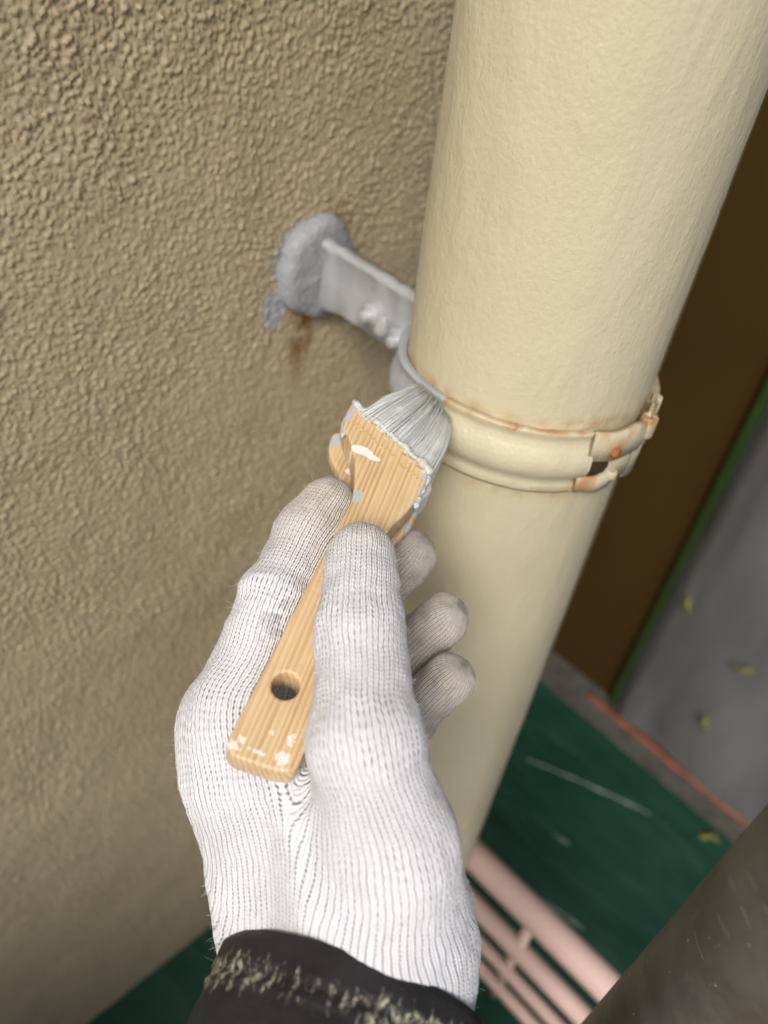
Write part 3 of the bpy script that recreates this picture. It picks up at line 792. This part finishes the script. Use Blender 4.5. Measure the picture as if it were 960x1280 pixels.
# soft folds and dirt
fold = (fbm(GV * 95, 2) - .5) * .0015 + (fbm(GV * 300, 2) - .5) * .0007
own = np.argmin(pref, axis=0); A_ = arc[own, np.arange(len(GV))]; B_ = ang[own, np.arange(len(GV))]
fold += np.where(own == 0, .00016 * np.sin(A_ * 520 + 2.5 * fbm(GV * 60, 2) * 4) * np.exp(-((A_ - .027) / .012) ** 2), 0)
fold += np.where(own == 1, .00045 * np.sin(A_ * 620 + 9 * fbm(GV * 55, 2)) * np.exp(-((A_ - .038) / .012) ** 2), 0)
fold += np.where(own >= 2, .0004 * (fbm(GV * 220, 2) - .5) * 2, 0)
GV = GV + GN * fold[:, None]
tipd = np.zeros(len(GV))
for k, n_ in enumerate(names):
    l_ = (.012, .030, .040, .044, .044)[k]; st_ = (.22, .95, 1.15, 1.15, 1.15)[k]
    tipd = np.maximum(tipd, np.where(own == k, np.clip(1.15 - arc[k] / l_, 0, 1) * st_, 0))
worn = np.clip(1.3 - np.linalg.norm((GV - (P(352, 775, .222))) * np.array([1, 1, 1]), axis=1) / .0085, 0, 1)
dirt = np.clip(tipd * (.45 + .85 * fbm(GV * 130, 3)) + .75 * np.clip(fbm(GV * 60 + 3, 3) - .5, 0, 1), 0, 1)
me = bpy.data.meshes.new('gloved_hand'); me.vertices.add(len(GV)); me.vertices.foreach_set('co', GV.ravel())
me.loops.add(len(GQ) * 4); me.loops.foreach_set('vertex_index', np.ascontiguousarray(GQ).ravel().astype(np.int32))
me.polygons.add(len(GQ)); me.polygons.foreach_set('loop_start', np.arange(0, len(GQ) * 4, 4, dtype=np.int32)); me.update(calc_edges=True)
me.polygons.foreach_set('use_smooth', np.ones(len(GQ), bool))
uvl = me.uv_layers.new(name='knit'); uvl.data.foreach_set('uv', UV.reshape(-1).astype(np.float32))
set_attr(me, 'dirt', dirt); set_attr(me, 'worn', worn)

def mat_glove():
    a = NT('white_knitted_cotton', .92, spec=.15)
    u_ = a.n('UVMap', uv_map='knit').outputs[0]; co = a.coord()
    nz = a.n('TexNoise'); nz.inputs['Scale'].default_value = 260; a.t.links.new(co, nz.inputs['Vector'])
    x, y, z = a.sep(u_)
    jx = a.math('MULTIPLY', a.math('SUBTRACT', nz.outputs[0], .5), .5)
    x = a.math('ADD', x, jx); y = a.math('ADD', y, jx)
    fx = a.math('FRACT', x); col = a.math('FLOOR', x)
    c = a.math('ABSOLUTE', a.math('SUBTRACT', a.math('MULTIPLY', fx, 2), 1))           # 0 mid column .. 1 between columns
    wnz = a.n('TexWhiteNoise', noise_dimensions='1D'); a.t.links.new(col, wnz.inputs['W']); y = a.math('ADD', y, a.math('MULTIPLY', wnz.outputs[0], .62))
    yy = a.math('ADD', y, a.math('MULTIPLY', c, -.55))
    leg = a.math('ADD', a.math('MULTIPLY', a.math('COSINE', a.math('MULTIPLY', yy, 2 * math.pi)), .5), .5)
    rope = a.math('SUBTRACT', 1.0, a.math('POWER', a.math('ABSOLUTE', a.math('SUBTRACT', a.math('MULTIPLY', c, 1.7), .72)), 2.0))
    hgt = a.math('ADD', a.math('MULTIPLY', rope, .8), a.math('MULTIPLY', leg, .20))
    hole = a.math('MULTIPLY', a.sstep(c, .70, .95), a.sstep(a.math('COSINE', a.math('MULTIPLY', y, 2 * math.pi)), -.35, .60))
    vary = a.sstep(a.noise(co, 110, 4), .40, .64)
    hole = a.math('MULTIPLY', hole, a.math('ADD', .25, a.math('MULTIPLY', vary, .75)))
    hgt = a.math('SUBTRACT', hgt, a.math('MULTIPLY', hole, .8))
    base = a.ramp(a.noise(co, 40, 3), [(.3, (.66, .665, .70)), (.7, (.72, .725, .755))])
    base = a.mix(a.math('MULTIPLY', hole, .95), base, (.17, .165, .17))  # knit gaps darkened in the colour for the shade and skin inside them
    d = a.attr('dirt'); base = a.mix(a.math('MULTIPLY', d, .85), base, (.56, .49, .405))
    spk = a.sstep(a.noise(co, 190, 4), .50, .72)
    base = a.mix(a.math('MULTIPLY', a.math('MULTIPLY', d, spk), .45), base, (.24, .20, .165))
    wn_ = a.attr('worn'); base = a.mix(a.math('MULTIPLY', a.math('MULTIPLY', wn_, a.sstep(a.noise(co, 330, 3), .42, .62)), .75), base, (.30, .30, .30))
    a.color(base); a.bump(hgt, .9, .0007); a.bump(a.noise(co, 1500, 2), .35, .0003)
    a.b.inputs['Sheen Weight'].default_value = .25; a.b.inputs['Sheen Roughness'].default_value = .6
    return a.m
M_GLOVE = mat_glove()
who = empty('person', tuple(P(450, 1230, .21)), 'gloved left hand of a worker in a dark sleeve holding the paint brush', 'person')
glove = link('gloved_hand', me, M_GLOVE, who)

# loose fibres standing off the knitted cotton
FV, FF = [], []
pick = rng.integers(0, len(GV), 7000)
for i in pick:
    p, n_ = GV[i], GN[i]; d = n_ * rng.uniform(.15, .9) + rng.normal(0, .7, 3); d /= np.linalg.norm(d)
    L_ = rng.uniform(.0007, .0024) * (1 + (rng.random() < .06)); bend = rng.normal(0, .4, 3); sdv = np.cross(d, rng.normal(0, 1, 3)); sdv /= np.linalg.norm(sdv)
    k0 = len(FV)
    for t in (0, .5, 1):
        q = p + d * L_ * t + bend * L_ * t * t * .5; w_ = .000028 * (1 - .6 * t); FV += [q - sdv * w_, q + sdv * w_]
    FF += [(k0, k0 + 1, k0 + 3, k0 + 2), (k0 + 2, k0 + 3, k0 + 5, k0 + 4)]
M_FIB = mat_plain('cotton_fibre', (.80, .79, .79), .95, .03)
fz = mesh_obj('fibres', FV, FF, M_FIB, glove); fz['kind'] = 'stuff'

# dark sleeve cuff
def mat_sleeve():
    a = NT('black_jacket_cloth', .55, spec=.35); co = a.coord()
    c = a.ramp(a.noise(co, 60, 4), [(.3, (.010, .010, .011)), (.7, (.026, .025, .026))])
    r = a.attr('rim'); cb = a.n('CombineXYZ'); a.t.links.new(a.attr('around'), cb.inputs[0]); a.t.links.new(a.attr('along'), cb.inputs[1]); wv = cb.outputs[0]; k = a.sstep(a.math('ADD', a.math('MULTIPLY', r, .54), a.noise(wv, 1.0, 5, .7)), .80, .98)
    c = a.mix(a.math('MULTIPLY', k, a.math('MULTIPLY', a.sstep(a.noise(co, 480, 3), .35, .6), .75)), c, a.mix(a.noise(co, 300, 2), (.42, .40, .27), (.62, .60, .46)))
    sp_ = a.sstep(a.noise(co, 340, 2), .72, .78); c = a.mix(a.math('MULTIPLY', sp_, .5), c, (.3, .29, .22))
    a.color(c); a.bump(a.noise(co, 900, 2), .3, .0004); a.bump(a.noise(co, 90, 3), .4, .002); return a.m
def build_sleeve():
    c0 = P(440, 1228, .2115); c1 = P(365, 1500, .180); t_ = c1 - c0; L_ = np.linalg.norm(t_); t_ /= L_
    a_ = R0 - t_ * R0.dot(t_); a_ /= np.linalg.norm(a_); b_ = np.cross(t_, a_); V = []; rim = []; aro = []; alo = []; n = 96
    rows = [(.004, .0335), (.0008, .0340), (0, .0352), (.0006, .0366), (.0030, .0374)] + [(.006 + .0013 * k, .0376 + .0001 * k) for k in range(1, 12)] + [(.022 + .10 * (k / 40), .0388 + .005 * k / 40) for k in range(41)]
    for (s_, r) in rows:
        for i in range(n):
            q = 2 * math.pi * i / n
            wr = .0005 * math.sin(3 * q + s_ * 60) + .0022 * (fbm(np.array([[math.cos(q) * 2.2, math.sin(q) * 2.2, s_ * 55]]), 3)[0] - .5) * min(1, s_ * 120) * 2
            if s_ < .0135: wr += .0007
            if .0095 < s_ < .012: wr -= .0009
            aro.append(q * .037 * 520); alo.append(s_ * 210); rr = r + wr; V.append(c0 + t_ * s_ + a_ * rr * math.cos(q) + b_ * rr * math.sin(q) * .93); rim.append(math.exp(-((s_ - .0110) / .0070) ** 2) * (.8 + .2 * math.sin(2.2 * q + .8)))
    return V, grid_faces(n, len(rows), True), rim, aro, alo
V, F, rim, aro, alo = build_sleeve(); sl = mesh_obj('sleeve', V, F, mat_sleeve(), who); set_attr(sl.data, 'rim', rim); set_attr(sl.data, 'around', aro); set_attr(sl.data, 'along', alo)
print('script', round(time.time() - T0, 1), len(GV))
